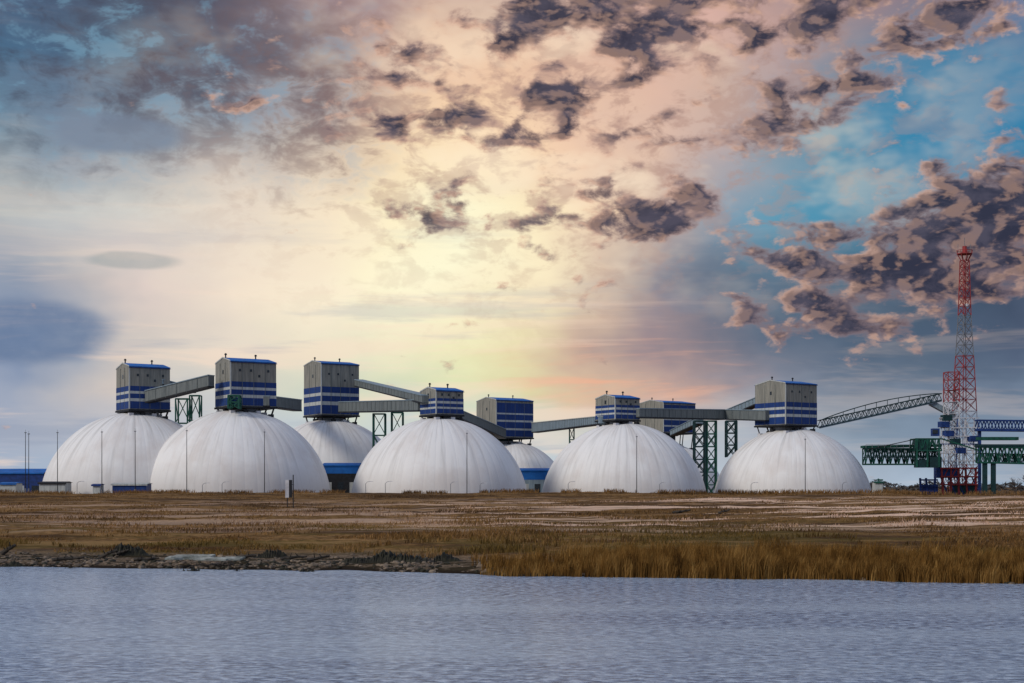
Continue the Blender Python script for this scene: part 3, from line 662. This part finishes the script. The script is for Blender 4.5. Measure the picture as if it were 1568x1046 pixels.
rows=[(745,[(160,178,200),(166,182,202),(172,186,204),(178,190,206),(184,196,210),(188,200,212),(190,202,212),(192,202,212),(190,200,210),(188,198,210),(184,196,208),(180,192,206),(172,186,202),(168,184,202),(160,180,200)]),
(655,[(166,174,192),(174,180,194),(184,188,198),(186,192,202),(190,200,208),(196,206,212),(200,208,208),(200,208,204),(198,204,202),(192,198,200),(178,184,192),(160,168,182),(140,154,170),(128,146,166),(124,142,164)]),
(590,[(156,166,186),(186,184,188),(210,198,190),(206,204,198),(212,216,196),(218,222,190),(222,226,182),(222,216,170),(218,192,164),(198,168,156),(156,146,152),(124,130,146),(104,118,138),(94,110,130),(98,114,136)]),
(540,[(124,142,172),(160,168,182),(204,196,190),(224,214,200),(232,228,200),(238,234,198),(240,236,190),(232,220,176),(204,176,156),(158,140,144),(120,120,134),(96,110,130),(82,100,122),(76,94,116),(82,96,120)]),
(450,[(146,156,174),(190,184,184),(222,206,198),(242,226,206),(250,236,210),(255,246,212),(255,249,214),(250,234,198),(210,190,172),(140,138,148),(106,118,136),(92,112,132),(80,104,124),(70,90,110),(62,76,98)]),
(330,[(188,190,188),(200,202,200),(210,208,202),(230,216,200),(246,228,198),(255,241,200),(255,250,214),(254,238,198),(244,214,182),(188,170,164),(130,156,176),(98,154,180),(80,146,176),(74,134,164),(78,110,138)]),
(205,[(104,134,156),(112,130,152),(132,144,158),(158,156,162),(204,180,164),(240,208,174),(252,218,178),(248,214,178),(240,204,176),(216,186,170),(188,170,168),(150,156,166),(90,144,170),(60,134,172),(50,128,170)]),
(115,[(74,108,138),(76,104,132),(88,106,126),(108,110,124),(154,142,144),(214,180,160),(238,200,170),(236,198,168),(228,190,166),(222,184,166),(208,178,162),(180,160,160),(130,140,156),(84,132,164),(66,126,164)]),
(15,[(82,96,122),(76,90,114),(82,94,114),(92,92,108),(150,132,136),(168,142,142),(214,178,156),(200,164,148),(206,168,154),(214,174,160),(216,176,164),(188,156,150),(158,136,140),(130,118,132),(126,122,146)]),
(-170,[(116,122,144),(116,122,144),(118,124,144),(126,128,146),(146,138,152),(156,146,152),(166,152,156),(166,152,156),(166,152,156),(164,150,156),(162,150,156),(152,146,156),(140,140,156),(132,136,154),(130,134,156)])]
pos=[(A_-A0_)/(A1_-A0_) for A_ in [-.58,-.42]+[c2(p,500)[0] for p in cols]+[.42,.58]]
C=None; prev_t=None
for yy,cl in rows:
    edge=(160,170,188) if yy>600 else (148,162,186)
    cc_=[lin(edge),lin(tuple((a+b2)/2 for a,b2 in zip(edge,cl[0])))]+[lin(c) for c in cl]+[lin(tuple((a+b2)/2 for a,b2 in zip(edge,cl[-1]))),lin(edge)]
    rn=ramp_node(fa,pos,cc_); t_=(HY-yy)/F
    if C is None: C=rn.outputs[0]
    else: C=mixc(rng_(sp1.outputs[1],prev_t,t_,0,1,'LINEAR'),C,rn.outputs[0])
    prev_t=t_
al=noise(CV,34,4,.64,False,.3)
al2=noise(CV,9,4,.6)
nis=mixc(1.0,sky.outputs[0],(.10,.10,.10,1),'MULTIPLY')
G=mixc(rng_(al2,.36,.54,.5,.97),nis,lin((154,170,200)))
wout=math_('MAXIMUM',rng_(math_('ABSOLUTE',az),.44,.62),rng_(tt,.38,.55))
C=mixc(wout,C,G)
s1=noise(vm('MULTIPLY',DIR,(3.2,3.2,34)),1.3,5,.62,False,.5)
low=math_('MULTIPLY',rng_(tt,.02,.24,1,.12),rng_(az,.02,.16,1,.3))
C=mixc(math_('MULTIPLY',rng_(s1,.50,.66,0,.55),low),C,lin((250,222,200)))
s2=noise(vm('MULTIPLY_ADD',DIR,(2.6,2.6,26),(3,7,1)),1.6,5,.6)
C=mixc(math_('MULTIPLY',rng_(s2,.50,.64,0,.5),low),C,lin((146,158,180)))
pk=blob(UVs,960,568,150,26); C=mixc(math_('MULTIPLY',pk,rng_(s1,.46,.60,.0,.75)),C,lin((236,172,140)))
tl=math_('MAXIMUM',blob(UVs,220,90,300,130),blob(UVs,450,160,120,120,.9))
mm=math_('MULTIPLY_ADD',al,.6,math_('MULTIPLY',al2,.4))
C=mixc(math_('MULTIPLY',rng_(mm,.44,.60,0,.9),tl),C,lin((66,70,88)))
C=mixc(math_('MULTIPLY',rng_(al,.48,.34,0,.5),tl),C,lin((122,166,192)))
mid=blob(UVs,880,200,430,210)
C=mixc(math_('MULTIPLY',rng_(al,.47,.62,0,.6),mid),C,lin((178,142,130)))
C=mixc(math_('MULTIPLY',rng_(al2,.50,.36,0,.5),mid),C,lin((255,236,208)))
for c,px_,py_,rx,ry,st in (((104,124,156),30,508,120,44,.85),((122,136,156),180,205,92,27,.9),((138,154,158),200,401,64,12,.5)):
    C=mixc(math_('MULTIPLY',blob(UVh,px_,py_,rx,ry,st,.25,.75),rng_(al,.3,.7,1.0,.75)),C,lin(c))
cum=[(900,25,200,66,0,1.15),(1015,55,80,50,10,1.15),(870,145,115,32,20,1.02),(720,180,80,30,10,.95),(610,190,100,32,-12,.95),(735,75,60,40,0,.82),(515,170,40,24,0,.85),(935,290,60,28,18,1),
(1010,335,100,50,20,1.12),(850,335,55,28,20,.88),(960,378,75,26,10,.88),(1300,155,95,42,0,1.08),(1188,152,34,26,0,1.05),(1240,45,150,50,18,.9),(1430,70,150,45,18,.9),(1520,90,70,30,0,.95),
(1225,400,90,38,18,1.05),(1290,475,115,46,20,1.05),(1370,375,120,38,18,1.08),(1510,345,150,90,0,1.4),(1440,430,150,50,0,1.2),(1130,480,55,28,0,.95),(862,195,30,28,0,1),(650,340,75,26,0,.78),
(705,280,50,24,20,.78),(805,392,45,22,0,.82),(770,235,75,28,0,.8),(1150,215,120,42,0,.82),(365,165,38,22,0,.88),(590,100,80,60,-30,.85),(1350,515,110,32,0,.95),(1540,190,50,26,0,.95),(1125,350,30,20,0,.95)]
def ss_(x): x=np.clip(x,0,1); return x*x*(3-2*x)
def cov_at(px_,py_):
    v=.36*float(1-ss_(math.hypot((px_-880)/430,(py_-200)/210)/2))
    for cx_,cy_,rx,ry,rot,st in cum:
        dx,dy=px_-cx_,-(py_-cy_); t_=math.radians(rot); u=(dx*math.cos(t_)+dy*math.sin(t_))/rx; q=(-dx*math.sin(t_)+dy*math.cos(t_))/ry
        v=max(v,st*float(1-ss_(math.hypot(u,q)/1.9)))
    return v
sp2=N('ShaderNodeSeparateXYZ'); L(UVh,sp2.inputs[0])
px_s=np.linspace(-60,1640,32); B0_,B1_=c2(-60,300)[0],c2(1640,300)[0]
fb=rng_(sp2.outputs[0],B0_,B1_,0,1,'LINEAR'); pos2=[(c2(p,300)[0]-B0_)/(B1_-B0_) for p in px_s]
cov=None; prev_t=None
for yy in [600,560]+list(range(520,-41,-37)):
    vals=[min(cov_at(p,yy)/1.4,1.0) for p in px_s] if yy<580 else [0]*32
    rn=ramp_node(fb,pos2,[(1,1,1,float(v)) for v in vals]); t_=(HY-yy)/F
    if cov is None: cov=rn.outputs[1]
    else: cov=mixf(rng_(sp2.outputs[1],prev_t,t_,0,1,'LINEAR'),cov,rn.outputs[1])
    prev_t=t_
cov=math_('MULTIPLY',cov,math_('SUBTRACT',1.0,wout))
cov=math_('MAXIMUM',cov,math_('MULTIPLY',rng_(al2,.48,.62,0,.44),rng_(tt,.36,.5)))
na=noise(CV,36,8,.57,False,.2)
gl=Vector(((700-784)/F,1,(HY-330)/F)).normalized()
tog=vm('NORMALIZE',vm('SUBTRACT',(gl.x,gl.y,gl.z*1.8),CV)); nb=noise(vm('MULTIPLY_ADD',tog,(.008,.008,.008),CV),36,3,.56,False,.2)
dens=math_('MULTIPLY_ADD',cov,.42,math_('MULTIPLY_ADD',na,.74,math_('MULTIPLY',al2,.26)))
mask=rng_(dens,.625,.74)
core=rng_(dens,.655,.80)
rel=rng_(math_('SUBTRACT',na,nb),-.02,.09)
edge=mixc(rng_(tt,.10,.28),lin((154,126,124)),lin((172,138,128)))
cc=mixc(core,edge,lin((50,52,70)))
cc=mixc(math_('MULTIPLY',rel,math_('SUBTRACT',.8,math_('MULTIPLY',core,.5))),cc,lin((230,184,158)))
cc=mixc(rng_(al,.40,.64,0,.35),cc,lin((108,102,118)))
C=mixc(math_('MULTIPLY',mask,math_('MULTIPLY_ADD',core,.20,.78)),C,cc)
C=mixc(rng_(tt,.0,-.03),C,lin((120,120,130)))
bg=N('ShaderNodeBackground'); L(C,bg.inputs[0]); bg.inputs[1].default_value=1.0
out=N('ShaderNodeOutputWorld'); L(bg.outputs[0],out.inputs[0])
w.cycles.sampling_method='NONE'
sl=bpy.data.lights.new('sun','SUN'); sl.energy=1.75; sl.angle=math.radians(14); sl.color=(1,.91,.78)
so=bpy.data.objects.new('sun',sl); scene.collection.objects.link(so); so.rotation_euler=(-sunv).to_track_quat('-Z','Y').to_euler()
# ---------------------------------------------------------------- camera
cam=bpy.data.cameras.new('camera'); co_=bpy.data.objects.new('camera',cam); scene.collection.objects.link(co_)
co_.location=(0,0,CAMZ); co_.rotation_euler=(math.radians(90),0,0); cam.lens=50; cam.sensor_width=36; cam.shift_y=(HY-523)/1568; cam.clip_end=30000; cam.clip_start=.5
scene.camera=co_
scene.view_settings.view_transform='Standard'; scene.view_settings.look='None'; scene.view_settings.exposure=0
